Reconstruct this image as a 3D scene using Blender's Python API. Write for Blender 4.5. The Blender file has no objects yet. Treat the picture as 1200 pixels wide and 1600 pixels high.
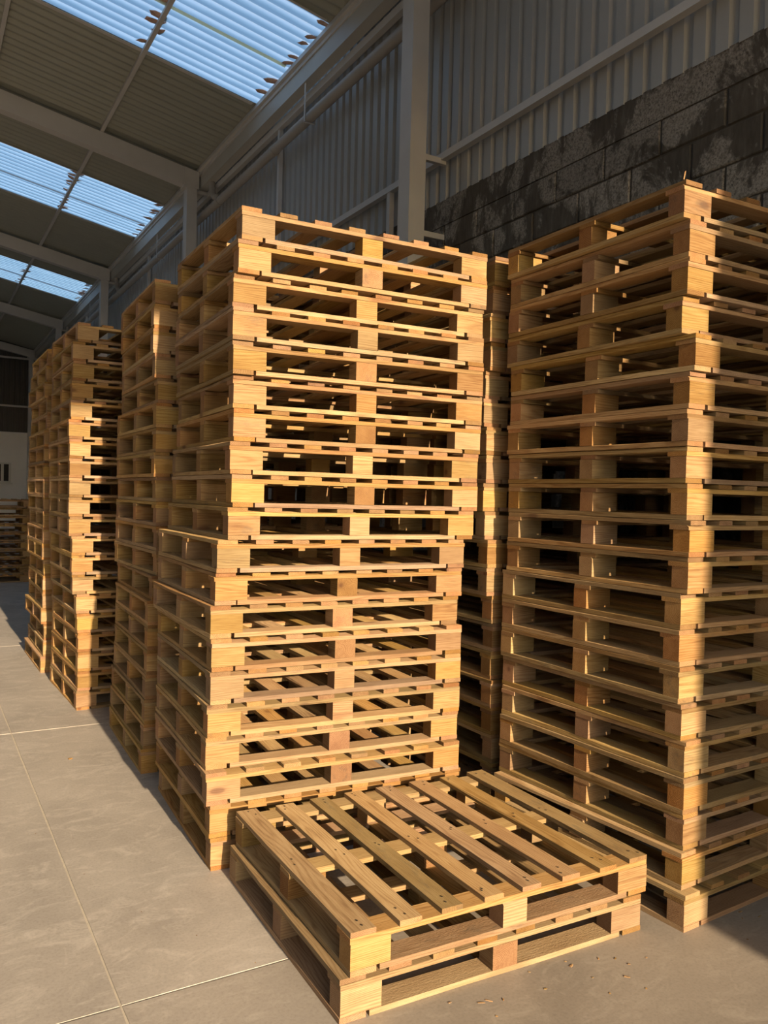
import bpy, bmesh, math, random
from mathutils import Vector, Matrix

rnd = random.Random(11)
S = bpy.context.scene
COL = S.collection
PI = math.pi

# ------------------------------------------------------------------ camera
POSES = {  # per pallet, from the bottom up: x, y of its near left corner and its turn
 'central': [(1.0718, 3.1949, -0.0544), (1.0652, 3.1949, -0.0455), (1.0476, 3.1913, -0.0546), (1.0538, 3.2279, -0.0592), (1.0535, 3.2169, -0.0604), (1.0643, 3.2153, -0.0476), (1.0657, 3.2125, -0.0428), (1.0605, 3.223, -0.0268), (1.0773, 3.2264, -0.0334), (1.0767, 3.2085, -0.029), (1.1181, 3.2006, -0.0311), (1.1305, 3.1953, -0.0357), (1.1188, 3.1971, -0.0484), (1.1341, 3.2058, -0.0519), (1.1291, 3.2036, -0.061), (1.1164, 3.1783, -0.0573), (1.11, 3.1655, -0.0509), (1.1127, 3.1832, -0.052), (1.1244, 3.1654, -0.0451), (1.137, 3.1661, -0.0269)],
 'right': [(2.427, 1.9653, 0.0609), (2.4472, 1.9979, 0.0694), (2.4664, 2.0119, 0.052), (2.4579, 2.0088, 0.0479), (2.4639, 2.0146, 0.0432), (2.4501, 2.0228, 0.0205), (2.4411, 2.0328, 0.0191), (2.4456, 2.0387, 0.0189), (2.4461, 2.0382, 0.0211), (2.4472, 2.0121, 0.0206), (2.4442, 2.0089, 0.0183), (2.444, 2.0251, 0.0085), (2.4385, 2.0267, 0.0037), (2.4261, 2.0177, 0.0132), (2.4282, 2.0153, 0.0032), (2.4303, 1.9971, 0.0207), (2.3972, 2.0328, -0.0138), (2.3937, 2.0103, -0.0054), (2.3961, 2.0104, -0.0081), (2.3696, 2.0141, -0.0173)],
 'gap': [(2.4407, 3.1162, 0.0), (2.4376, 3.1182, 0.0), (2.4386, 3.1257, 0.0), (2.4341, 3.1283, 0.0), (2.4201, 3.1187, 0.0), (2.4259, 3.1324, 0.0), (2.4303, 3.1293, 0.0), (2.4225, 3.1303, 0.0), (2.383, 3.1247, -0.03), (2.3752, 3.1153, -0.03), (2.3762, 3.1426, -0.03), (2.3701, 3.1506, -0.03), (2.3798, 3.1461, -0.03), (2.3725, 3.1426, -0.03), (2.3663, 3.1589, -0.03), (2.3839, 3.1782, -0.03), (2.3894, 3.1516, -0.03), (2.3749, 3.1408, -0.03), (2.3945, 3.1506, -0.03), (2.3928, 3.1349, -0.03)],
 'second': [(1.0995, 4.4762, -0.0393), (1.1096, 4.4743, -0.0327), (1.1124, 4.4754, -0.0375), (1.1153, 4.4765, -0.0443), (1.1196, 4.4771, -0.0437), (1.1223, 4.4781, -0.0409), (1.1219, 4.4802, -0.0435), (1.1406, 4.477, -0.032), (1.1602, 4.4725, 0.0082), (1.1584, 4.4754, 0.002), (1.1552, 4.4785, -0.0031), (1.1501, 4.4828, -0.0182), (1.1418, 4.4876, -0.0169), (1.1478, 4.4881, -0.0089), (1.1476, 4.4911, -0.0112), (1.1556, 4.4916, -0.0286), (1.1402, 4.5013, -0.0448), (1.1305, 4.5091, -0.0552), (1.1324, 4.5114, -0.0437), (1.1353, 4.5134, -0.0408)],
 'third': [(1.0115, 5.9663, 0.0333), (1.0177, 5.9673, 0.0321), (1.0199, 5.9691, 0.0315), (1.0162, 5.9723, 0.0273), (1.0104, 5.9756, 0.0211), (1.0025, 5.9789, 0.0153), (0.9747, 5.9855, -0.0009), (0.9706, 5.987, 0.0017), (0.9684, 5.9879, 0.0062), (0.9485, 5.992, -0.0067), (0.9444, 5.9935, -0.0086), (0.9464, 5.9942, -0.007), (0.9444, 5.9959, -0.007), (0.9424, 5.998, -0.0025), (0.9386, 6.0009, -0.0044), (0.9469, 6.0017, -0.0127), (0.9529, 6.0028, -0.0073), (0.9567, 6.0046, -0.0063), (0.955, 6.0081, -0.0063), (0.9844, 6.0011, 0.025)],
}
FRONT = [(1.0971,2.0842,-0.0253), (1.1237,2.0747,-0.0160)]
CAM = dict(f=1277.425, yaw=0.52456, pitch=0.01859, roll=0.02524, H=1.5443)

def make_camera():
    cd = bpy.data.cameras.new('camera'); cam = bpy.data.objects.new('camera', cd); COL.objects.link(cam)
    a, b, r = CAM['yaw'], CAM['pitch'], CAM['roll']
    F = Vector((math.sin(a)*math.cos(b), math.cos(a)*math.cos(b), -math.sin(b)))
    R = Vector((math.cos(a), -math.sin(a), 0)); U = R.cross(F)
    R2 = R*math.cos(r) + U*math.sin(r); U2 = -R*math.sin(r) + U*math.cos(r)
    m = Matrix(((R2.x, U2.x, -F.x, 0), (R2.y, U2.y, -F.y, 0), (R2.z, U2.z, -F.z, CAM['H']), (0, 0, 0, 1)))
    cam.matrix_world = m
    cd.sensor_fit = 'VERTICAL'; cd.sensor_height = 36.0; cd.sensor_width = 27.0
    cd.lens = CAM['f'] / 1600.0 * 36.0
    cd.clip_start = 0.05; cd.clip_end = 300
    S.camera = cam
make_camera()

# ------------------------------------------------------------------ light
SUN_ELEV = math.atan(0.257)
SUN_AZ = 0.0135                       # drift of the light towards +X per metre of +Y
S.view_settings.view_transform = 'Standard'
S.view_settings.look = 'None'
S.view_settings.gamma = 1.0
S.view_settings.use_curve_mapping = False
S.view_settings.exposure = EXPOSURE = -0.18
SUN_STRENGTH, SUN_COLOR = 12.6, (1.0, 0.775, 0.52)
SKY_STRENGTH = 0.37

w = bpy.data.worlds.new('sky'); S.world = w; w.use_nodes = True
nt = w.node_tree; nt.nodes.clear()
wo = nt.nodes.new('ShaderNodeOutputWorld'); bg = nt.nodes.new('ShaderNodeBackground')
sk = nt.nodes.new('ShaderNodeTexSky'); sk.sky_type = 'NISHITA'; sk.sun_disc = False
sk.sun_elevation = SUN_ELEV; sk.sun_rotation = PI; sk.air_density = 1.0; sk.dust_density = 1.2; sk.ozone_density = 1.0
nt.links.new(sk.outputs[0], bg.inputs[0]); nt.links.new(bg.outputs[0], wo.inputs[0])
bg.inputs[1].default_value = SKY_STRENGTH

sl = bpy.data.lights.new('sun', 'SUN'); so = bpy.data.objects.new('sun', sl); COL.objects.link(so)
sl.energy = SUN_STRENGTH; sl.color = SUN_COLOR; sl.angle = math.radians(0.6)
d = Vector((SUN_AZ, 1.0, -0.257)).normalized()
so.rotation_euler = d.to_track_quat('-Z', 'Y').to_euler(); so.location = (0, -30, 12)
S.cycles.max_bounces = 10; S.cycles.diffuse_bounces = 6; S.cycles.transmission_bounces = 6
S.cycles.sample_clamp_indirect = 6.0
S.cycles.use_denoising = True

# ------------------------------------------------------------------ helpers
def N(nt, typ, **kw):
    n = nt.nodes.new(typ)
    for k, v in kw.items():
        if k.startswith('i_'):
            key = k[2:]
            n.inputs[int(key) if key.isdigit() else key].default_value = v
        else: setattr(n, k, v)
    return n
def material(name):
    m = bpy.data.materials.new(name); m.use_nodes = True; nt = m.node_tree; nt.nodes.clear()
    out = nt.nodes.new('ShaderNodeOutputMaterial'); b = nt.nodes.new('ShaderNodeBsdfPrincipled')
    nt.links.new(b.outputs[0], out.inputs[0])
    return m, nt, b, out
def ramp(nt, stops, interp='LINEAR'):
    r = nt.nodes.new('ShaderNodeValToRGB'); r.color_ramp.interpolation = interp
    e = r.color_ramp.elements
    while len(e) < len(stops): e.new(0.5)
    for el, (p, c) in zip(e, stops):
        el.position = p; el.color = (*c, 1) if len(c) == 3 else c
    return r
def math_(nt, op, a, b=None, c=None):
    n = nt.nodes.new('ShaderNodeMath'); n.operation = op
    for i, v in enumerate((a, b, c)):
        if v is None: continue
        if isinstance(v, (int, float)): n.inputs[i].default_value = v
        else: nt.links.new(v, n.inputs[i])
    return n.outputs[0]
def vmath(nt, op, a, b=None):
    n = nt.nodes.new('ShaderNodeVectorMath'); n.operation = op
    for i, v in enumerate((a, b)):
        if v is None: continue
        if isinstance(v, tuple): n.inputs[i].default_value = v
        else: nt.links.new(v, n.inputs[i])
    return n.outputs[0]
def mix(nt, blend, fac, a, b):
    n = nt.nodes.new('ShaderNodeMix'); n.data_type = 'RGBA'; n.blend_type = blend
    for i, v in ((0, fac), (6, a), (7, b)):
        if isinstance(v, (int, float)): n.inputs[i].default_value = v
        elif isinstance(v, tuple): n.inputs[i].default_value = (*v, 1)
        else: nt.links.new(v, n.inputs[i])
    return n.outputs[2]

def wood_material(name, light, mid, dark, rough_bump=0.25, scale=1.0):
    """solid pine: growth rings around the local X axis, fibre, knots, each piece its own tone"""
    m, nt, b, out = material(name)
    tc = nt.nodes.new('ShaderNodeTexCoord'); oi = nt.nodes.new('ShaderNodeObjectInfo')
    rn = oi.outputs['Random']
    wn = nt.nodes.new('ShaderNodeTexWhiteNoise'); wn.noise_dimensions = '1D'; nt.links.new(rn, wn.inputs['W'])
    r3 = wn.outputs['Color']
    off = vmath(nt, 'MULTIPLY', r3, (37.0, 53.0, 71.0))
    p = vmath(nt, 'ADD', tc.outputs['Object'], off)
    # pith position of this piece (metres from its centre)
    pith = vmath(nt, 'MULTIPLY', vmath(nt, 'SUBTRACT', r3, (0.5, 0.5, 0.5)), (0.0, 0.16, 0.16))
    q = vmath(nt, 'SUBTRACT', tc.outputs['Object'], pith)
    wob = N(nt, 'ShaderNodeTexNoise', i_Scale=1.0, i_Detail=2.0, i_Roughness=0.5)
    nt.links.new(vmath(nt, 'MULTIPLY', p, (1.6, 9.0, 9.0)), wob.inputs['Vector'])
    wobv = vmath(nt, 'MULTIPLY', vmath(nt, 'SUBTRACT', wob.outputs['Color'], (0.5, 0.5, 0.5)), (0, 0.05, 0.05))
    q = vmath(nt, 'ADD', q, wobv)
    q = vmath(nt, 'MULTIPLY', q, (0.0, 1.0, 1.0))
    ln = nt.nodes.new('ShaderNodeVectorMath'); ln.operation = 'LENGTH'; nt.links.new(q, ln.inputs[0])
    ph = math_(nt, 'MULTIPLY', ln.outputs['Value'], 2*PI*170*scale)
    ring = math_(nt, 'MULTIPLY_ADD', math_(nt, 'SINE', ph), 0.5, 0.5)
    ring = math_(nt, 'POWER', ring, 2.2)
    fib = N(nt, 'ShaderNodeTexNoise', i_Scale=1.0, i_Detail=3.0, i_Roughness=0.65)
    nt.links.new(vmath(nt, 'MULTIPLY', p, (9.0, 260.0, 260.0)), fib.inputs['Vector'])
    blot = N(nt, 'ShaderNodeTexNoise', i_Scale=1.0, i_Detail=3.0, i_Roughness=0.6)
    nt.links.new(vmath(nt, 'MULTIPLY', p, (4.0, 14.0, 14.0)), blot.inputs['Vector'])
    v = math_(nt, 'ADD', math_(nt, 'MULTIPLY', ring, 0.16), math_(nt, 'MULTIPLY', fib.outputs['Fac'], 0.55))
    v = math_(nt, 'ADD', v, math_(nt, 'MULTIPLY', blot.outputs['Fac'], 0.40))
    cr = ramp(nt, [(0.36, light), (0.56, mid), (0.80, dark)])
    nt.links.new(v, cr.inputs[0])
    col = cr.outputs[0]
    # knots
    vo = N(nt, 'ShaderNodeTexVoronoi', feature='F1', i_Scale=1.0, i_Randomness=0.9)
    nt.links.new(vmath(nt, 'MULTIPLY', p, (3.4, 8.5, 8.5)), vo.inputs['Vector'])
    sep = nt.nodes.new('ShaderNodeSeparateColor'); nt.links.new(vo.outputs['Color'], sep.inputs[0])
    has = math_(nt, 'GREATER_THAN', sep.outputs[0], 0.60)
    kn = ramp(nt, [(0.0, (1, 1, 1)), (0.085, (0.9, 0.9, 0.9)), (0.13, (0.3, 0.3, 0.3)), (0.21, (0, 0, 0))])
    nt.links.new(vo.outputs['Distance'], kn.inputs[0])
    kf = math_(nt, 'MULTIPLY', math_(nt, 'MULTIPLY', kn.outputs[0], has), 0.75)
    col = mix(nt, 'MIX', kf, col, (0.10, 0.042, 0.018))
    # blue-grey stain and dark smudges on some pieces
    st = N(nt, 'ShaderNodeTexNoise', i_Scale=1.0, i_Detail=5.0, i_Roughness=0.75)
    nt.links.new(vmath(nt, 'MULTIPLY', p, (7.0, 24.0, 24.0)), st.inputs['Vector'])
    sr = ramp(nt, [(0.53, (0, 0, 0)), (0.70, (1, 1, 1))]); nt.links.new(st.outputs['Fac'], sr.inputs[0])
    sp = nt.nodes.new('ShaderNodeSeparateColor'); nt.links.new(r3, sp.inputs[0])
    some = math_(nt, 'MULTIPLY_ADD', math_(nt, 'GREATER_THAN', sp.outputs[0], 0.80), 0.42, 0.06)
    col = mix(nt, 'MIX', math_(nt, 'MULTIPLY', sr.outputs[0], some), col, (0.10, 0.09, 0.07))
    # sawn end grain (local X faces) soaks up more dirt and is darker and redder
    nx = nt.nodes.new('ShaderNodeSeparateXYZ'); nt.links.new(tc.outputs['Normal'], nx.inputs[0])
    eg = math_(nt, 'MULTIPLY', math_(nt, 'GREATER_THAN', math_(nt, 'ABSOLUTE', nx.outputs[0]), 0.7), 0.8)
    col = mix(nt, 'MULTIPLY', eg, col, (0.86, 0.72, 0.66))
    # tone of the piece
    hs = nt.nodes.new('ShaderNodeHueSaturation')
    nt.links.new(math_(nt, 'MULTIPLY_ADD', sp.outputs[1], 0.022, 0.484), hs.inputs['Hue'])
    nt.links.new(math_(nt, 'MULTIPLY_ADD', sp.outputs[2], 0.24, 0.84), hs.inputs['Saturation'])
    nt.links.new(math_(nt, 'MULTIPLY_ADD', rn, 0.50, 0.66), hs.inputs['Value'])
    nt.links.new(col, hs.inputs['Color'])
    nt.links.new(hs.outputs[0], b.inputs['Base Color'])
    b.inputs['Roughness'].default_value = 0.72; b.inputs['Diffuse Roughness'].default_value = 0.45
    b.inputs['Specular IOR Level'].default_value = 0.25
    rg = N(nt, 'ShaderNodeTexNoise', i_Scale=1.0, i_Detail=2.0)
    nt.links.new(vmath(nt, 'MULTIPLY', p, (120.0, 190.0, 190.0)), rg.inputs['Vector'])
    hgt = math_(nt, 'ADD', math_(nt, 'MULTIPLY', fib.outputs['Fac'], 0.6), math_(nt, 'MULTIPLY', rg.outputs['Fac'], 0.55))
    bp = N(nt, 'ShaderNodeBump', i_Strength=rough_bump, i_Distance=0.0022)
    nt.links.new(hgt, bp.inputs['Height']); nt.links.new(bp.outputs[0], b.inputs['Normal'])
    return m
WOOD = wood_material('pine_boards', (0.385, 0.260, 0.108), (0.300, 0.185, 0.065), (0.160, 0.080, 0.023), 0.5)
WOOD_ROUGH = wood_material('rough_sawn_pine', (0.38, 0.265, 0.145), (0.31, 0.20, 0.10), (0.19, 0.11, 0.05), 1.0)

def metal_paint(name, col, rough=0.5, var=0.12, metallic=0.0, scale=3.0):
    m, nt, b, out = material(name)
    ge = nt.nodes.new('ShaderNodeNewGeometry')
    n = N(nt, 'ShaderNodeTexNoise', i_Scale=scale, i_Detail=5.0, i_Roughness=0.6)
    nt.links.new(ge.outputs['Position'], n.inputs['Vector'])
    c = mix(nt, 'MIX', n.outputs['Fac'], tuple(x*(1-var) for x in col), tuple(min(1, x*(1+var)) for x in col))
    nt.links.new(c, b.inputs['Base Color']); b.inputs['Roughness'].default_value = rough
    b.inputs['Metallic'].default_value = metallic
    return m
STEEL = metal_paint('grey_steel_paint', (0.62, 0.59, 0.55), 0.5)
CLAD = metal_paint('grey_wall_cladding', (0.40, 0.392, 0.368), 0.42, 0.10)
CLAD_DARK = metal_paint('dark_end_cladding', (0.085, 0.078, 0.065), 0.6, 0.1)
ROOF = metal_paint('roof_sheet_metal', (0.37, 0.37, 0.31), 0.5, 0.10)
GALV = metal_paint('galvanised_gutter', (0.50, 0.48, 0.43), 0.45, 0.10, 0.0)
PIPE = metal_paint('cream_plastic_pipe', (0.42, 0.38, 0.33), 0.5, 0.08)
WHITE = metal_paint('white_painted_wall', (0.80, 0.77, 0.72), 0.8, 0.06)
FRAMEW = metal_paint('white_window_frame', (0.62, 0.60, 0.55), 0.5, 0.03)
DARKGLASS = metal_paint('dark_window_glass', (0.02, 0.02, 0.02), 0.12, 0.0)
FOAM = metal_paint('brown_dry_debris', (0.55, 0.36, 0.28), 0.95, 0.55, 0.0, 40.0)
NAIL = metal_paint('dark_nail_heads', (0.07, 0.06, 0.05), 0.5, 0.1, 0.6)
FRONTWALL = metal_paint('outer_front_wall', (0.42, 0.40, 0.36), 0.8, 0.1)

def skylight_material():
    """blue-white fibreglass; light and shade of the ribs put into the colour, troughs dark, crests pale"""
    m, nt, b, out = material('translucent_skylight')
    nt.nodes.remove(b)
    ge = nt.nodes.new('ShaderNodeNewGeometry'); tc = nt.nodes.new('ShaderNodeTexCoord')
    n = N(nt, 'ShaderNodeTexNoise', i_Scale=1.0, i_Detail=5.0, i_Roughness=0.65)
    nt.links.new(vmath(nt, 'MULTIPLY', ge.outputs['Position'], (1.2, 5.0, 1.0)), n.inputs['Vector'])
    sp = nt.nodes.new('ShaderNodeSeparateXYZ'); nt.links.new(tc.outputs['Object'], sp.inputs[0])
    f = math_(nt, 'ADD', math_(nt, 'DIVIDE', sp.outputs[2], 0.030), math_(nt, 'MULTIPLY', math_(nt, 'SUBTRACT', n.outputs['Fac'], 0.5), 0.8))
    cr = ramp(nt, [(0.15, (0.47, 0.57, 0.63)), (0.50, (0.62, 0.72, 0.77)), (0.90, (0.98, 0.99, 1.0))]); nt.links.new(f, cr.inputs[0])  # painted rib shading: dark troughs, pale crests as if sun-lit
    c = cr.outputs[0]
    tr = nt.nodes.new('ShaderNodeBsdfTranslucent'); tp = nt.nodes.new('ShaderNodeBsdfTransparent')
    nt.links.new(c, tr.inputs[0]); nt.links.new(c, tp.inputs[0])
    mx = nt.nodes.new('ShaderNodeMixShader'); mx.inputs[0].default_value = 0.40
    nt.links.new(tr.outputs[0], mx.inputs[1]); nt.links.new(tp.outputs[0], mx.inputs[2])
    nt.links.new(mx.outputs[0], out.inputs[0])
    return m
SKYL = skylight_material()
def strip_material(name, col, f):
    m, nt, b, out = material(name)
    tr = nt.nodes.new('ShaderNodeBsdfTranslucent'); tr.inputs[0].default_value = (*col, 1)
    b.inputs['Base Color'].default_value = (*col, 1); b.inputs['Roughness'].default_value = 0.7
    mx = nt.nodes.new('ShaderNodeMixShader'); mx.inputs[0].default_value = f
    nt.links.new(b.outputs[0], mx.inputs[1]); nt.links.new(tr.outputs[0], mx.inputs[2]); nt.links.new(mx.outputs[0], out.inputs[0])
    return m
TAPE = strip_material('pale_sealing_tape', (0.95, 0.88, 0.66), 0.9)
LAP = strip_material('grey_lap_strip', (0.80, 0.80, 0.80), 0.85)

def concrete_material(name, base, mottle, wall_side_tone=None):
    m, nt, b, out = material(name)
    ge = nt.nodes.new('ShaderNodeNewGeometry'); oi = nt.nodes.new('ShaderNodeObjectInfo')
    p = ge.outputs['Position']
    n1 = N(nt, 'ShaderNodeTexNoise', i_Scale=1.3, i_Detail=6.0, i_Roughness=0.62, i_Distortion=0.6)
    n2 = N(nt, 'ShaderNodeTexNoise', i_Scale=1.0, i_Detail=8.0, i_Roughness=0.72, i_Distortion=1.2)
    n3 = N(nt, 'ShaderNodeTexNoise', i_Scale=90.0, i_Detail=3.0, i_Roughness=0.6)
    nt.links.new(p, n1.inputs['Vector']); nt.links.new(vmath(nt, 'MULTIPLY', p, (5.0, 9.0, 5.0)), n2.inputs['Vector']); nt.links.new(p, n3.inputs['Vector'])
    r1 = ramp(nt, [(0.30, tuple(x*0.78 for x in base)), (0.55, base), (0.75, tuple(x*1.12 for x in base))]); nt.links.new(n1.outputs['Fac'], r1.inputs[0])
    r2 = ramp(nt, [(0.50, (0, 0, 0)), (0.66, (1, 1, 1))]); nt.links.new(n2.outputs['Fac'], r2.inputs[0])
    c = mix(nt, 'MIX', math_(nt, 'MULTIPLY', r2.outputs[0], 0.65), r1.outputs[0], mottle)
    r3 = ramp(nt, [(0.25, (0.80, 0.80, 0.80)), (0.5, (1, 1, 1)), (0.8, (1.08, 1.08, 1.08))]); nt.links.new(n3.outputs['Fac'], r3.inputs[0])
    c = mix(nt, 'MULTIPLY', 0.8, c, r3.outputs[0])
    # a few scuffs
    sc = N(nt, 'ShaderNodeTexNoise', i_Scale=1.0, i_Detail=4.0, i_Distortion=2.0)
    nt.links.new(vmath(nt, 'MULTIPLY', p, (22.0, 6.0, 1.0)), sc.inputs['Vector'])
    rs = ramp(nt, [(0.66, (0, 0, 0)), (0.74, (1, 1, 1))]); nt.links.new(sc.outputs['Fac'], rs.inputs[0])
    c = mix(nt, 'MIX', math_(nt, 'MULTIPLY', rs.outputs[0], 0.30), c, tuple(min(1, x*1.35) for x in base))
    if wall_side_tone:      # colour multiplied darker towards the wall side, edge broken by noise
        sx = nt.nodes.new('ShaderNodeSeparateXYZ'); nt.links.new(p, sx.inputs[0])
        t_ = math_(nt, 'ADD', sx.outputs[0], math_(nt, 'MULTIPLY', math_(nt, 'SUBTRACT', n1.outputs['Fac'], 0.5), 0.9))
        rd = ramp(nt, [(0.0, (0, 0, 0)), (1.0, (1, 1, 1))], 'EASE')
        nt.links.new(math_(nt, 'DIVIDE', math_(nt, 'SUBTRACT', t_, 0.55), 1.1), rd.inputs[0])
        c = mix(nt, 'MULTIPLY', rd.outputs[0], c, wall_side_tone)
    tone = math_(nt, 'MULTIPLY_ADD', oi.outputs['Random'], 0.04, 0.98)
    hs = nt.nodes.new('ShaderNodeHueSaturation'); nt.links.new(tone, hs.inputs['Value']); nt.links.new(c, hs.inputs['Color'])
    nt.links.new(hs.outputs[0], b.inputs['Base Color'])
    b.inputs['Roughness'].default_value = 0.62; b.inputs['Specular IOR Level'].default_value = 0.3
    bp = N(nt, 'ShaderNodeBump', i_Strength=0.25, i_Distance=0.002); nt.links.new(n3.outputs['Fac'], bp.inputs['Height'])
    nt.links.new(bp.outputs[0], b.inputs['Normal'])
    return m
CONC = concrete_material('polished_concrete_floor', (0.44, 0.395, 0.342), (0.58, 0.528, 0.462))
JOINT = metal_paint('pale_joint_filler', (0.54, 0.48, 0.385), 0.9, 0.30, 0.0, 30.0)
CONC_DARKER = concrete_material('darker_concrete', (0.415, 0.37, 0.318), (0.53, 0.48, 0.415), (0.73, 0.71, 0.68))
YARD = concrete_material('yard_concrete', (0.42, 0.39, 0.34), (0.5, 0.47, 0.42))

def block_material():
    m, nt, b, out = material('rough_concrete_block')
    ge = nt.nodes.new('ShaderNodeNewGeometry'); oi = nt.nodes.new('ShaderNodeObjectInfo'); p = ge.outputs['Position']
    g = N(nt, 'ShaderNodeTexNoise', i_Scale=75.0, i_Detail=5.0, i_Roughness=0.75); nt.links.new(p, g.inputs['Vector'])
    rg = ramp(nt, [(0.33, (0.07, 0.06, 0.048)), (0.50, (0.29, 0.25, 0.205)), (0.72, (0.48, 0.42, 0.35))]); nt.links.new(g.outputs['Fac'], rg.inputs[0])
    s = N(nt, 'ShaderNodeTexNoise', i_Scale=1.0, i_Detail=7.0, i_Roughness=0.68, i_Distortion=0.4)
    nt.links.new(vmath(nt, 'ADD', vmath(nt, 'MULTIPLY', p, (2.0, 2.6, 1.7)), (3.1, 0.4, 2.2)), s.inputs['Vector'])
    # smeared dark mortar covers most of the wall below the cladding
    rs = ramp(nt, [(0.46, (0, 0, 0)), (0.51, (1, 1, 1))]); nt.links.new(s.outputs['Fac'], rs.inputs[0])
    sm = N(nt, 'ShaderNodeTexNoise', i_Scale=1.0, i_Detail=6.0, i_Roughness=0.6)
    nt.links.new(vmath(nt, 'MULTIPLY', p, (6.0, 22.0, 6.0)), sm.inputs['Vector'])
    rm = ramp(nt, [(0.3, (0.070, 0.057, 0.043)), (0.6, (0.115, 0.095, 0.072)), (0.8, (0.19, 0.165, 0.13))]); nt.links.new(sm.outputs['Fac'], rm.inputs[0])
    c = mix(nt, 'MIX', rs.outputs[0], rg.outputs[0], rm.outputs[0])
    tone = math_(nt, 'MULTIPLY_ADD', oi.outputs['Random'], 0.35, 0.82)
    hs = nt.nodes.new('ShaderNodeHueSaturation'); nt.links.new(tone, hs.inputs['Value']); nt.links.new(c, hs.inputs['Color'])
    nt.links.new(hs.outputs[0], b.inputs['Base Color']); b.inputs['Roughness'].default_value = 0.95
    bp = N(nt, 'ShaderNodeBump', i_Strength=0.8, i_Distance=0.006); nt.links.new(g.outputs['Fac'], bp.inputs['Height'])
    nt.links.new(bp.outputs[0], b.inputs['Normal'])
    return m
BLOCK = block_material()
MORTAR = metal_paint('dark_mortar', (0.085, 0.070, 0.053), 0.95, 0.35, 0.0, 18.0)

# mesh builders
def mesh_from(name, verts, faces, mat, smooth=False):
    me = bpy.data.meshes.new(name); me.from_pydata([tuple(v) for v in verts], [], faces); me.materials.append(mat)
    if smooth: me.shade_smooth()
    me.update(); return me
def box_data(x0, x1, y0, y1, z0, z1):
    v = [(x, y, z) for x in (x0, x1) for y in (y0, y1) for z in (z0, z1)]
    f = [(0, 1, 3, 2), (4, 6, 7, 5), (0, 4, 5, 1), (2, 3, 7, 6), (0, 2, 6, 4), (1, 5, 7, 3)]
    return v, f
class MB:
    def __init__(s): s.v = []; s.f = []
    def add(s, v, f):
        n = len(s.v); s.v += list(v); s.f += [tuple(i+n for i in q) for q in f]; return s
    def box(s, *a): return s.add(*box_data(*a))
    def prism_y(s, prof, y0, y1):            # closed profile in x,z extruded along y
        n = len(prof)
        v = [(x, y0, z) for x, z in prof] + [(x, y1, z) for x, z in prof]
        f = [(i, (i+1) % n, n+(i+1) % n, n+i) for i in range(n)] + [tuple(range(n))[::-1], tuple(range(n, 2*n))]
        return s.add(v, f)
    def tube(s, pts, r, seg=16):
        pts = [Vector(p) for p in pts]; rings = []
        for i, p in enumerate(pts):
            d = (pts[min(i+1, len(pts)-1)] - pts[max(i-1, 0)]).normalized()
            a = d.cross(Vector((0, 0, 1)));
            if a.length < 0.1: a = d.cross(Vector((1, 0, 0)))
            a.normalize(); bb = d.cross(a)
            rings.append([p + (a*math.cos(2*PI*k/seg) + bb*math.sin(2*PI*k/seg))*r for k in range(seg)])
        v = [q for rg in rings for q in rg]; f = []
        for i in range(len(pts)-1):
            for k in range(seg):
                f.append((i*seg+k, i*seg+(k+1) % seg, (i+1)*seg+(k+1) % seg, (i+1)*seg+k))
        f += [tuple(range(seg)), tuple(range((len(pts)-1)*seg, len(pts)*seg))[::-1]]
        return s.add(v, f)
    def mesh(s, name, mat, smooth=False):
        me = mesh_from(name, s.v, s.f, mat, smooth)
        bm = bmesh.new(); bm.from_mesh(me); bmesh.ops.recalc_face_normals(bm, faces=bm.faces); bm.to_mesh(me); bm.free()
        return me
def link(name, me, parent=None, loc=(0, 0, 0), rz=0.0, rx=0.0, ry=0.0):
    o = bpy.data.objects.new(name, me); COL.objects.link(o)
    o.location = loc; o.rotation_euler = (rx, ry, rz)
    if parent is not None: o.parent = parent
    return o
def thing(o, label, cat, group=None):
    o['label'] = label; o['category'] = cat
    if group: o['group'] = group
    return o
def struct(o): o['kind'] = 'structure'; return o
def empty(name, loc, rz=0.0):
    o = bpy.data.objects.new(name, None); COL.objects.link(o); o.location = loc; o.rotation_euler = (0, 0, rz)
    o.empty_display_size = 0.1
    return o

# ------------------------------------------------------------------ the setting
K = 1.174                                   # building scale
FX = 3.479                                  # right face of the columns
COLY = [5.492 + 6.07*i for i in range(0, 4)] + [29.50]      # portal frames along the hall
WX = 3.74                                   # face of the block wall
Y0, Y1 = -4.0, 29.8                         # front wall, end wall
RX = -4.0                                   # ridge
LX = -11.7                                  # left wall
SL = 0.19
def roofz(x):                               # top of rafters
    return 6.105 + SL*(3.51 - x) if x >= RX else 6.105 + SL*(3.51 - RX) - SL*(RX - x)

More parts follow.
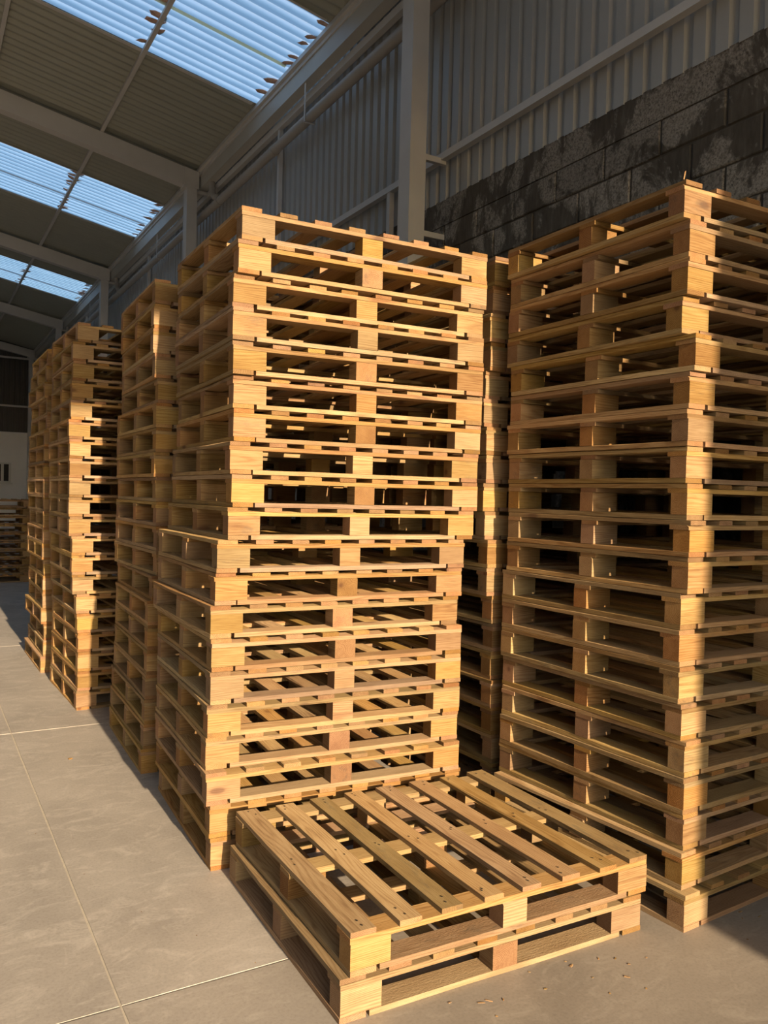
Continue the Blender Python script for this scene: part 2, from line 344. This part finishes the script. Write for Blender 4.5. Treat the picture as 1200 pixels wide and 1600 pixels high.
# floor: slabs with recessed joints
JX, JY = 0.5627, 2.4695
fl = struct(link('floor', MB().box(LX, WX+0.2, Y0, Y1+0.2, -0.12, -0.004).mesh('floor', JOINT)))
G = 0.0035
xs = [LX] + [JX + 3.1*i for i in range(-3, 2) if JX + 3.1*i < WX - .3] + [WX+0.2]
ys = [Y0] + [JY + 3.1024*i for i in range(-2, 9) if Y0 + .3 < JY + 3.1024*i < Y1 - .3] + [Y1+0.2]
for i in range(len(xs)-1):
    for j in range(len(ys)-1):
        a, b_, c, d_ = xs[i]+G, xs[i+1]-G, ys[j]+G, ys[j+1]-G
        # slightly broken joint edges
        v = []; n = 24; e = []
        def jit(t): return rnd.uniform(0, 0.0022)
        for k in range(n): e.append((a + (b_-a)*k/n, c + jit(k)))
        for k in range(n): e.append((b_ - jit(k), c + (d_-c)*k/n))
        for k in range(n): e.append((b_ - (b_-a)*k/n, d_ - jit(k)))
        for k in range(n): e.append((a + jit(k), d_ - (d_-c)*k/n))
        m_ = len(e); cx, cy = (a+b_)/2, (c+d_)/2
        v = [(x-cx, y-cy, 0.0) for x, y in e] + [(x-cx, y-cy, -0.0035) for x, y in e]
        f = [tuple(range(m_))] + [(k, m_+k, m_+(k+1) % m_, (k+1) % m_) for k in range(m_)]
        link('concrete_slab', mesh_from('concrete_slab', v, f, CONC_DARKER if (cx > JX and cy < JY) else CONC), fl, (cx, cy, 0))
yd = struct(link('ground_outside', MB().box(-40, 40, -60, Y0-0.02, -0.3, -0.02).mesh('yard', YARD)))

struct(link('added_sky_blocker', MB().box(-30, 30, -34.3, -34.0, -0.02, 3.6).mesh('sky_blocker_wall', FRONTWALL)))  # unseen wall, added to cut low sky fill through the doorway

# corrugated sheets ------------------------------------------------
def corrugated(name, length, width, period, depth, mat, trapezoid=True, thick=0.0015):
    """sheet in local x (length) / y (across the ribs) / z"""
    prof = []
    n = max(1, round(width/period))
    per = width/n
    for i in range(n):
        if trapezoid: pts = ((0.0, 0), (0.56, 0), (0.66, 1), (0.90, 1))
        else: pts = [(k/8, 0.5-0.5*math.cos(2*PI*k/8)) for k in range(8)]
        prof += [((i+t)*per, h*depth) for t, h in pts]
    prof.append((width, prof[0][1]))
    v = []
    for x in (0, length): v += [(x, y, z) for y, z in prof]
    m = len(prof)
    f = [(k, k+1, m+k+1, m+k) for k in range(m-1)]
    me = mesh_from(name, v, f, mat, not trapezoid)
    return me

# right wall: block wall below, cladding above -----------------------
BZ = 3.977
wr = struct(link('wall_right', MB().box(WX+0.012, WX+0.25, Y0, Y1, 0, BZ-0.002).box(WX+0.055, WX+0.25, Y0, Y1, BZ-.002, 6.12).mesh('wall_core', MORTAR)))
CH, BL = 0.2095, 0.446
def block_mesh(i):
    r = random.Random(i)
    bm = bmesh.new(); bmesh.ops.create_cube(bm, size=1.0)
    bmesh.ops.scale(bm, vec=(0.06, BL-0.014, CH-0.013), verts=bm.verts)
    bmesh.ops.bevel(bm, geom=[e for e in bm.edges if all(v.co.x < 0 for v in e.verts)], offset=0.006, segments=1, affect='EDGES')
    for v in bm.verts: v.co += Vector((r.uniform(-.003, .002), r.uniform(-.003, .003), r.uniform(-.003, .003)))
    me = bpy.data.meshes.new('concrete_block'); bm.to_mesh(me); bm.free(); me.materials.append(BLOCK); return me
BM = [block_mesh(i) for i in range(8)]
stuff = MB(); nb = 0
row_top = 3.774
for r in range(18):
    zt = row_top - CH*r; zc = zt - CH/2
    if zt - CH < -0.02: zc = zt/2
    ph = 2.923 if r % 2 == 0 else 2.923 - BL/2
    y = ph - BL*16
    while y < Y1 - 0.3:
        yc = y + BL/2
        if yc > Y0 + 0.25:
            if 1.2 < yc < 8.0 and zc > 2.2:
                link('concrete_block', BM[rnd.randrange(8)], wr, (WX+0.03+rnd.uniform(-.004, .003), yc, zc), 0.0, 0.0, 0.0); nb += 1
            elif zc > 0.1:
                stuff.box(WX, WX+0.05, yc-BL/2+.007, yc+BL/2-.007, zc-CH/2+.0065, zc+CH/2-.0065)
        y += BL
o = link('hidden_block_courses', stuff.mesh('block_courses', BLOCK), wr); o['kind'] = 'stuff'
link('plaster_band', MB().box(WX+0.002, WX+0.05, Y0, Y1, 3.776, BZ+0.01).mesh('plaster_band', BLOCK), wr)
# a few mortar dabs and a splinter stuck to the band
# cladding sheets (its ribs are recessed away from the room)
SW = 0.148*6
cs = corrugated('cladding_sheet', 6.12-BZ, SW, 0.148, 0.028, CLAD)
y = 3.005 - SW*7
while y < Y1:
    # local x -> world z, local z -> world -x (ribs inwards)
    o = bpy.data.objects.new('cladding_sheet', cs); COL.objects.link(o); o.parent = wr
    o.matrix_world = Matrix(((0, 0, 1, WX-0.004), (0, -1, 0, y), (1, 0, 0, BZ), (0, 0, 0, 1)))
    y += SW
# rails and posts on the cladding
RZ = 4.293
link('girt_rail', MB().box(WX-0.088, WX-0.033, Y0, Y1, RZ-0.030, RZ+0.025).mesh('girt_rail', STEEL), wr)
link('top_trim_angle', MB().box(WX-0.095, WX-0.034, Y0, Y1, 5.795, 5.87).mesh('top_trim_angle', STEEL), wr)
for yy, za, zb in ((9.0, RZ+.03, 5.8), (6.39, BZ-.2, RZ-.03), (15.1, RZ+.03, 5.8), (12.5, BZ-.2, RZ-.03), (21.2, RZ+.03, 5.8)):
    link('girt_post', MB().box(WX-0.080, WX-0.033, yy-.025, yy+.025, za, zb).mesh('girt_post', STEEL), wr)

# end wall -----------------------------------------------------------
we = struct(link('wall_far', MB().box(LX, WX, Y1, Y1+0.2, 0, 3.37).mesh('wall_far', WHITE)))
GAB = [(LX, 3.38), (WX, 3.38), (WX, roofz(WX)+.085), (RX, roofz(RX)+.085), (LX, roofz(LX)+.085)]
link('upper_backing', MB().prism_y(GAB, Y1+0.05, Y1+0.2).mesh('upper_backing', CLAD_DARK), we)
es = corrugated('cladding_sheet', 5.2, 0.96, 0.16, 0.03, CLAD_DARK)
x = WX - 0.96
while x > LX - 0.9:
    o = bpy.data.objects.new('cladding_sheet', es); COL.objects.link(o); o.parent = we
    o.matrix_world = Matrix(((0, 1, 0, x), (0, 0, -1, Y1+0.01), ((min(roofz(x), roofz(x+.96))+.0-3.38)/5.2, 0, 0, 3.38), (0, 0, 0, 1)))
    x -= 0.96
for z in (4.247, 5.843): link('girt_rail', MB().box(LX, WX, Y1-0.09, Y1-0.03, z-.03, z+.03).mesh('girt_rail', STEEL), we)
link('wall_ledge', MB().box(LX, WX, Y1-0.04, Y1, 3.34, 3.385).mesh('wall_ledge', WHITE), we)
# sliding window with white frame
wf = MB(); ZB, ZT = 1.70, 2.36
for (a, b_) in ((1.75, 2.86),):
    wf.box(a, b_, Y1-0.05, Y1-0.001, ZB, ZB+.05).box(a, b_, Y1-0.05, Y1-0.001, ZT-.05, ZT)
    wf.box(a, a+.06, Y1-0.05, Y1-0.001, ZB, ZT).box(b_-.07, b_, Y1-0.05, Y1-0.001, ZB, ZT).box(2.555, 2.64, Y1-0.055, Y1-0.001, ZB, ZT).box(2.16, 2.22, Y1-0.055, Y1-0.001, ZB, ZT)
win = struct(link('window_1', wf.mesh('window_frame', FRAMEW)))
for a, b_ in ((1.81, 2.16), (2.22, 2.555), (2.64, 2.79)):
    link('pane', MB().box(a, b_, Y1-0.02, Y1-0.004, ZB+.05, ZT-.05).mesh('pane', DARKGLASS), win)
link('sill', MB().box(1.70, 2.91, Y1-0.09, Y1-0.001, ZB-.05, ZB).mesh('sill', FRAMEW), win)

# left wall, front wall with the big doorway the sun comes through ----
struct(link('wall_left', MB().box(LX-0.2, LX, Y0, Y1+.2, 0, 6.3).mesh('wall_left', WHITE)))
DX0, DX1, DZ = -3.6, 2.467, 4.735
wfr = struct(link('wall_front', MB().box(DX1, WX+.25, Y0-0.2, Y0, 0, 16.0).box(LX-.2, DX0, Y0-0.2, Y0, 0, 16.0).box(DX0, DX1, Y0-0.2, Y0, DZ, 16.0).mesh('wall_front', FRONTWALL)))  # part above the roof is added, keeps sun off the skylights

# roof ----------------------------------------------------------------
ce = struct(empty('ceiling', (0, 0, 0)))
PH = 0.062                                   # purlin height
EX = 3.72
lenr = math.hypot(EX-RX, (EX-RX)*SL); lenl = math.hypot(RX-LX+.2, (RX-LX+.2)*SL)
ang = math.atan(SL)
SKY = [(8.327 + 6.07*i) for i in (-2, -1, 0, 1, 2)]
edges = []
ysky = [(c-0.975, c+0.975) for c in SKY]
cur = Y0 - 0.1
segs = []
for a, b_ in ysky:
    segs.append((cur, a, False)); segs.append((a, b_, True)); cur = b_
segs.append((cur, Y1+0.1, False))
for a, b_, isky in segs:
    n = 2 if isky else max(1, round((b_-a)/1.03)); wdt = (b_-a)/n
    if b_ <= a: continue
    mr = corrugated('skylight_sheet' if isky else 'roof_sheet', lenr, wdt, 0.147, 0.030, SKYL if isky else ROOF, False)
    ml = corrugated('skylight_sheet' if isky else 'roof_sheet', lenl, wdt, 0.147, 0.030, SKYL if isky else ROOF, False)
    for k in range(n):
        zr = roofz(RX) + PH + 0.004
        nm = 'skylight_sheet' if isky else 'roof_sheet'
        # right slope: local x runs from the ridge down to +X
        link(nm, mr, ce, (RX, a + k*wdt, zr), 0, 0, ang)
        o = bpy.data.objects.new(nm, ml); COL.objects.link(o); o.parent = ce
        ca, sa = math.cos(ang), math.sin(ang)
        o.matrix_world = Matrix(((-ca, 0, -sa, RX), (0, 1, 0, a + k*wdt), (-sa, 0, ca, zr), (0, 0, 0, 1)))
# purlins: C sections on the rafters
PX = [3.50, 2.16, 0.81, -0.54, -1.89, -3.24]
def purlin_mesh(y0, y1):
    t = 0.003; mb = MB(); w_ = 0.045
    mb.box(-w_/2, w_/2, y0, y1, 0, t).box(-w_/2, w_/2, y0, y1, PH-t, PH).box(-w_/2, -w_/2+t, y0, y1, t, PH-t).box(w_/2-t, w_/2, y0, y1, t, .016)
    return mb.mesh('purlin', STEEL)
pm = purlin_mesh(Y0, Y1)
for x in PX: link('purlin', pm, ce, (x, 0, roofz(x)+0.001), 0, 0, ang)
for x in [RX*2 - q for q in PX]: link('purlin', pm, ce, (x, 0, roofz(x)+0.001), 0, 0, -ang)
# flashing strips along the near and far skylight edges, a taped lap across
def slope_strip(name, y, wdt, mat, x0=RX+.1, x1=3.45, dz=0.0, t=0.003):
    z = lambda x: roofz(x)+PH-0.003+dz
    v = [(x, yy, z(x)-q) for x in (x0, x1) for yy in (y-wdt/2, y+wdt/2) for q in (0, t)]
    f = [(0, 1, 3, 2), (4, 6, 7, 5), (0, 4, 5, 1), (2, 3, 7, 6), (0, 2, 6, 4), (1, 5, 7, 3)]
    mb = MB(); mb.add(v, f); return link(name, mb.mesh(name, mat), ce)
for a, b_ in ysky:
    slope_strip('flashing_strip', b_+0.035, 0.06, STEEL)
    slope_strip('flashing_strip', a-0.03, 0.03, STEEL)
slope_strip('sealing_tape', 8.33, 0.055, TAPE)
for c in SKY[3:]: slope_strip('lap_strip', c+0.14, 0.07, LAP)
# dry leaf and foam debris wedged over the purlins at the skylights
def debris_mesh(i):
    r = random.Random(100+i); bm = bmesh.new(); bmesh.ops.create_icosphere(bm, subdivisions=1, radius=1.0)
    for v in bm.verts:
        v.co *= r.uniform(0.45, 1.35); v.co.x *= 0.10; v.co.y *= 0.06; v.co.z *= 0.018
        if v.co.x > 0 and r.random() < .4: v.co.x *= 1.6
    me = bpy.data.meshes.new('debris_clump'); bm.to_mesh(me); bm.free(); me.materials.append(FOAM); return me
DM = [debris_mesh(i) for i in range(6)]
for a, b_ in ysky[1:]:
    for x in (3.475, 2.16, 0.81):
        k = 0; y = a+0.04
        while y < b_:
            if rnd.random() < 0.85:
                sd = rnd.choice((-1, 1)) if x < 3 else -1
                s_ = rnd.uniform(0.6, 1.2)
                o = link('debris_clump', DM[rnd.randrange(6)], ce, (x + sd*0.035, y, roofz(x+sd*.035)+PH+0.012), rnd.uniform(-.5, .5) + (PI if sd > 0 else 0))
                o.scale = (s_, s_, s_)
            y += 0.147*rnd.choice((1, 1, 2, 2))

# portal frames ---------------------------------------------------------
RD = 0.247
def rafter_mesh():
    w_ = 0.15
    def bar(x0, x1, dz0, dz1, ya, yb):
        mb.add([(x, y, roofz(x)+dz) for x in (x0, x1) for y in (ya, yb) for dz in (dz0, dz1)],
               [(0, 1, 3, 2), (4, 6, 7, 5), (0, 4, 5, 1), (2, 3, 7, 6), (0, 2, 6, 4), (1, 5, 7, 3)])
    mb = MB()
    for x0, x1 in ((RX, FX+0.025), (LX, RX)): bar(x0, x1, -RD, 0.0, 0, w_)
    return mb.mesh('rafter', STEEL)
RM = rafter_mesh()
CT = roofz(3.40) - RD - 0.012
CMSH = MB().box(FX-0.147, FX, 0.0, 0.167, 0, CT).mesh('column', STEEL)
CML = MB().box(LX+.02, LX+.18, 0.0, 0.167, 0, roofz(LX)-RD).mesh('column', STEEL)
PLT = MB().box(FX-0.20, FX+0.025, -0.012, 0.18, CT, CT+0.012).mesh('cap_plate', STEEL)
HAU = MB().prism_y([(FX+.025, roofz(FX+.025)-.001), (FX+.025, CT+.012), (FX-.19, CT+.012), (FX-.19, roofz(FX-.19)-.001)], -0.004, 0.16).mesh('knee_plate', STEEL)
names = ['grey steel portal frame whose column rises behind the tall central stack',
         'second grey steel portal frame, column left of the central stack top',
         'third grey steel portal frame, column above the second stack of the left row',
         'fourth grey steel portal frame, short bit of column above the third stack',
         'grey steel portal frame standing against the dark far end wall']
for i, y in enumerate(COLY):
    e = empty('portal_frame', (0, y, 0)); thing(e, names[i], 'steel frame', 'steel portal frames')
    yy = 0.0
    link('column', CMSH, e); link('column', CML, e); link('rafter', RM, e, (0, 0.01, 0)); link('cap_plate', PLT, e); link('knee_plate', HAU, e)
    for z in (3.63, 4.235, 5.825):
        zz = RZ - 0.055 if z == 4.235 else z
        mb = MB().box(FX, WX-0.035, 0.05, 0.09, z-0.0, z+0.045)
        link('wall_strut', mb.mesh('wall_strut', STEEL), e)
# gutter along the eave and the horizontal pipe under it -----------------
g = MB()
prof = [(3.524, 6.10), (3.524, 5.885), (3.640, 5.885), (3.640, 6.05)]
t = 0.004
outer = prof; inner = [(3.636, 6.05), (3.636, 5.889), (3.528, 5.889), (3.528, 6.10)]
g.prism_y(outer + inner, Y0+.05, Y1-.05)
gt = thing(link('gutter', g.mesh('gutter', GALV)), 'long galvanised box gutter running under the roof eave beside the wall', 'gutter')
link('gutter_lip', MB().box(3.509, 3.5235, Y0+.05, Y1-.05, 6.065, 6.104).mesh('gutter_lip', STEEL), gt)

pr = 0.055; px_, pz = 3.600, 5.535
pe = empty('drain_pipe', (px_, 10.9, pz)); thing(pe, 'horizontal pale plastic drain pipe slung below the gutter along the wall', 'pipe')
def pipe_part(name, mb, mat=PIPE, smooth=True):
    me = mb.mesh(name, mat, False)
    me.shade_smooth()
    try: me.set_sharp_from_angle(angle=math.radians(40))
    except Exception: pass
    return link(name, me, pe, (-px_, -10.9, -pz))
pipe_part('pipe_run', MB().tube([(px_, Y0+.1, pz), (px_, Y1-.1, pz)], pr, 20))
for y in (3.1, 9.0, 10.95, 15.0, 17.1, 21.0, 27.0):
    pipe_part('coupling', MB().tube([(px_, y-.05, pz), (px_, y+.05, pz)], pr+.006, 20))
for y0 in (10.95, 17.1, 23.1, 4.95):
    pts = []
    for k in range(9):
        t_ = k/8; a = t_*PI/2
        pts.append((3.585, y0 + 0.04 + 0.24*math.sin(a), pz + 0.07 + 0.26*(1-math.cos(a))))
    pts = [(3.590, y0, pz+.03)] + pts + [(3.583, y0+.285, 5.884)]
    pipe_part('elbow', MB().tube(pts, 0.042, 16))
for y in (8.0, 14.0, 20.0, 26.0, 3.9):
    pipe_part('hanger', MB().box(px_-.062, px_+.062, y-.012, y+.012, pz-.062, pz-.056).box(px_-.062, px_-.057, y-.012, y+.012, pz-.062, pz+.345).box(px_+.057, px_+.062, y-.012, y+.012, pz-.062, pz+.1), STEEL)

# ------------------------------------------------------------------ pallets
W_, D_ = 1.207, 1.02
ZB_, ZK_, ZS_, ZD_ = 0.0188, 0.0800, 0.0176, 0.0174
HP = 0.1352
def board_mesh(i, L, wd, th, mat, seg=3, block=False):
    """sawn board along local x; slightly uneven width, thickness and edge line"""
    r = random.Random(i*7+3); j = 0.0012 if not block else 0.0008
    v = []; ew = 0.0022
    bow = r.uniform(-.003, .003) if not block else 0
    zw = r.uniform(-.0009, .0009) if not block else 0
    for s in range(seg+1):
        x = -L/2 + L*s/seg
        if s in (0, seg): x += r.uniform(-.003, .001)*(1 if s else -1)
        yb = bow*math.sin(PI*s/seg)
        wl = wd/2 - r.uniform(0, ew); wr_ = wd/2 - r.uniform(0, ew)
        zt = th/2 - r.uniform(0, 0.0006); zb = th/2 - r.uniform(0, 0.0006)
        c1 = r.uniform(0, .002) if r.random() < .8 else r.uniform(.003, .008)   # wane on one arris
        zo = zw*math.sin(2*PI*s/seg)
        v += [(x, yb-wl, zo-zb), (x, yb+wr_, zo-zb), (x, yb+wr_, zo+zt-c1*.8), (x, yb+wr_-c1, zo+zt), (x, yb-wl, zo+zt)]
    f = []
    for s in range(seg):
        a = s*5; b_ = a+5
        for k in range(5): f.append((a+k, a+(k+1) % 5, b_+(k+1) % 5, b_+k))
    f += [(4, 3, 2, 1, 0), tuple(seg*5+k for k in range(5))]
    return mesh_from('board', v, f, mat)
def lib(n, L, wd, th, mat=WOOD, seg=3, block=False, base=0): return [board_mesh(base+i, L, wd, th, mat, seg, block) for i in range(n)]
DECK = lib(10, D_, 0.080, ZD_, base=0)
DECKW = lib(6, D_, 0.087, ZD_, base=20)
STR = lib(8, W_, 0.090, ZS_, base=40)
BSIDE = lib(6, D_, 0.090, ZB_, base=60)
BMID = lib(4, D_-0.19, 0.090, ZB_, base=70)
BFRONT = lib(8, W_-0.20, 0.092, ZB_, WOOD_ROUGH, base=80)
BLK = lib(10, 0.141, 0.075, ZK_, seg=1, block=True, base=100)        # grain along the width of the pallet
BLKM = lib(6, 0.078, 0.100, ZK_, seg=1, block=True, base=120)        # turned a quarter: end grain to the front
BLKC = lib(6, 0.100, 0.078, ZK_, seg=1, block=True, base=140)
NPAL = 0
def pallet(x, y, z, rz, label, group, detail=True, nails=False):
    global NPAL
    e = empty('wooden_pallet', (x, y, z), rz); thing(e, label, 'pallet', group)
    R = random.Random(NPAL*31 + 5); NPAL += 1
    q = PI/2
    def put(nm, me, cx, cy, cz, rot=0.0, j=0.002):
        flip = PI if R.random() < .5 else 0.0
        return link(nm, me, e, (cx + R.uniform(-j, j), cy + R.uniform(-j, j), cz), rot + flip + R.uniform(-.0025, .0025)*(j > .001))
    zb = ZB_/2
    put('bottom_board', R.choice(BSIDE), 0.046, D_/2, zb, q); put('bottom_board', R.choice(BSIDE), W_-0.046, D_/2, zb, q)
    put('bottom_board', R.choice(BMID), W_/2, D_/2, zb, q)
    for yy in (0.046, D_-0.046): put('bottom_board', R.choice(BFRONT), W_/2 + 0.0, yy, zb)
    zk = ZB_ + ZK_/2
    for bx in (0.0715, 0.6, W_-0.0715):
        for by in (0.0385, 0.511, D_-0.0385):
            if bx == 0.6:
                if R.random() < 0.6: put('block', R.choice(BLKM), bx, by, zk, q, .004)
                else: put('block', R.choice(BLKC), bx, by, zk, 0, .004)
            else: put('block', R.choice(BLK), bx, by, zk, 0, .0012)
    zs = ZB_+ZK_+ZS_/2
    for by in (0.0455, 0.5, D_-0.0455): put('stringer_board', R.choice(STR), W_/2, by, zs, 0, .0012)
    zd = ZB_+ZK_+ZS_+ZD_/2
    for k in range(8):
        cx = 0.043 + 0.1601*k
        put('deck_board', R.choice(DECKW if k in (0, 7) else DECK), cx, D_/2, zd, q, .003 if k in (0, 7) else .006)
    if nails:
        mb = MB()
        for k in range(8):
            for by in (0.035, 0.06, 0.49, 0.52, D_-0.055, D_-0.03):
                cx = 0.043 + 0.1601*k + R.uniform(-.025, .025); cy = by + R.uniform(-.01, .01); rr = 0.0034
                mb.add([(cx+rr*math.cos(a*PI/3), cy+rr*math.sin(a*PI/3), HP+zq) for zq in (-.0006, .0004) for a in range(6)],
                       [(6, 7, 8, 9, 10, 11)] + [(a, (a+1) % 6, 6+(a+1) % 6, 6+a) for a in range(6)])
        o = link('nail_heads', mb.mesh('nail_heads', NAIL), e); o['kind'] = 'stuff'
    return e
ORD = ['topmost', 'second', 'third', 'fourth', 'fifth', 'sixth', 'seventh', 'eighth', 'ninth', 'tenth']
def ordinal(i, n):          # i counted from the bottom
    top = n-1-i
    if top == 0: return 'topmost'
    if i == 0: return 'lowest'
    if top < 10: return ORD[top] + ' from top'
    return ORD[i] + ' from floor'
WHERE = {'central': 'pallet in the big central stack behind the low pair',
         'right': 'pallet in the tall stack at the right edge',
         'gap': 'pallet in the narrow gap stack beside the right stack',
         'second': 'pallet in the shaded stack just left of the central one',
         'third': 'pallet in the half-lit stack left of the shaded one'}
for nm, poses in POSES.items():
    for i, (x, y, r) in enumerate(poses):
        pallet(x, y, HP*i, r, ordinal(i, 20) + ' ' + WHERE[nm], WHERE[nm].replace('pallet in', 'pallets of'))
for i in range(20):          # furthest stack of the row
    t_ = i/19
    pallet(0.962+rnd.uniform(-.012, .012), 7.32+rnd.uniform(-.012, .012), HP*i, rnd.uniform(-.012, .012) + .0,
           ordinal(i, 20) + ' pallet in the slim farthest stack ending the row at left', 'pallets of the farthest tall stack')
for i in range(10):
    pallet(0.505+rnd.uniform(-.02, .02), 14.5+rnd.uniform(-.02, .02), HP*i, rnd.uniform(-.015, .015),
           ordinal(i, 10) + ' pallet in the low dim stack back by the far wall', 'pallets of the low dim stack at the back')
x, y, r = FRONT[0]; pallet(x, y, 0, r, 'lower pallet of the low pair in front, standing on the floor', 'low pair of pallets in front')
x, y, r = FRONT[1]; pallet(x, y, HP+.0002, r, 'upper pallet of the low pair in front, its whole slatted top showing', 'low pair of pallets in front', nails=True)

# ------------------------------------------------------------------ small things
def chip_mesh(i, L, wd, th):
    r = random.Random(i+900)
    v = []
    for sx in (-1, 0.1, 1):
        for sy in (-1, 1):
            for sz in (0, 1):
                v.append((sx*L/2*r.uniform(.8, 1), sy*wd/2*(1 if sx < 1 else r.uniform(.3, .7)) + r.uniform(-.001, .001), sz*th*r.uniform(.7, 1)))
    f = [(0, 1, 3, 2), (8, 10, 11, 9)]
    for s in (0, 4): f += [(s, s+4, s+5, s+1), (s+2, s+3, s+7, s+6), (s, s+2, s+6, s+4), (s+1, s+5, s+7, s+3)]
    mb = MB(); mb.add(v, f); return mb.mesh('wood_chip', WOOD)
CHM = [chip_mesh(i, *d_) for i, d_ in enumerate(((.020, .007, .002), (.012, .004, .002), (.008, .005, .0015), (.026, .003, .002), (.010, .003, .003)))]
chips = [(1.921, 1.999, 0), (2.039, 1.866, 0), (2.033, 1.988, 1), (2.085, 1.961, 1), (1.603, 1.958, 4), (1.757, 1.94, 1), (1.533, 1.978, 3), (1.56, 1.975, 3),
         (1.535, 1.904, 2), (1.936, 1.916, 2), (1.447, 2.023, 1), (2.184, 1.916, 2), (2.046, 1.792, 2), (1.921, 2.027, 2), (2.1, 1.915, 4), (1.772, 2.036, 2), (1.923, 1.828, 2)]
OWN = {0: 'pale chip lying alone nearest the right half of the low pair', 1: 'long pale chip farthest out to the right before the low pair',
       6: 'dark thin sliver on the floor before the middle of the low pair', 4: 'thick little chip on the floor left of the dark slivers',
       11: 'small chip on the floor between the low pair and right stack'}
for n_, (x, y, k) in enumerate(chips):
    o = link('wood_chip', CHM[k], None, (x, y, 0.0), rnd.uniform(-1, 1)); o['category'] = 'wood chip'
    o['group'] = 'chips scattered before the low pair'
    o['label'] = OWN.get(n_, 'tiny brown wood crumb on the floor before the low pair')
for x, y, k in ((2.786, 1.913, 3), (2.714, 1.935, 1), (2.60, 1.83, 2), (2.83, 1.88, 4), (2.75, 1.97, 0)):
    thing(link('wood_chip', CHM[k], None, (x, y, 0.0), rnd.uniform(-1, 1)), 'small wood splinter on the shaded floor by the right stack', 'wood chip', 'chips by the foot of the right stack')
o = link('wood_chip', CHM[0], None, (0.807, 4.903, 0), 0.4); o.scale = (1.2, 2.0, 3.0)
thing(o, 'single pale chip lying alone on the open floor left of the stacks', 'wood chip')
for x, y in ((0.62, 3.4), (0.75, 3.0), (0.88, 2.75), (0.70, 2.2), (1.0, 2.5), (0.5, 3.9)):
    o = link('wood_chip', CHM[2], None, (x, y, 0.0), rnd.uniform(-2, 2)); o.scale = (.6, .6, .6)
    thing(o, 'tiny speck of wood on the lit open floor left of the stacks', 'wood chip', 'specks on the open floor')
# splinter standing up on the top corner of the right stack
x, y, r = POSES['right'][19]
o = link('splinter', MB().add([(0, 0, 0), (.006, 0, 0), (.004, .003, 0), (.018, .004, .036), (.013, .006, .030)], [(0, 1, 2), (0, 1, 3), (1, 2, 3), (0, 4, 3), (0, 2, 4), (2, 3, 4)]).mesh('splinter', WOOD), None, (x-.004, y+.006, HP*20-.002))
thing(o, 'pale splinter sticking up from the top corner of the right stack', 'splinter')
bpy.context.view_layer.update()
print('objects', len(bpy.data.objects), 'blocks', nb)
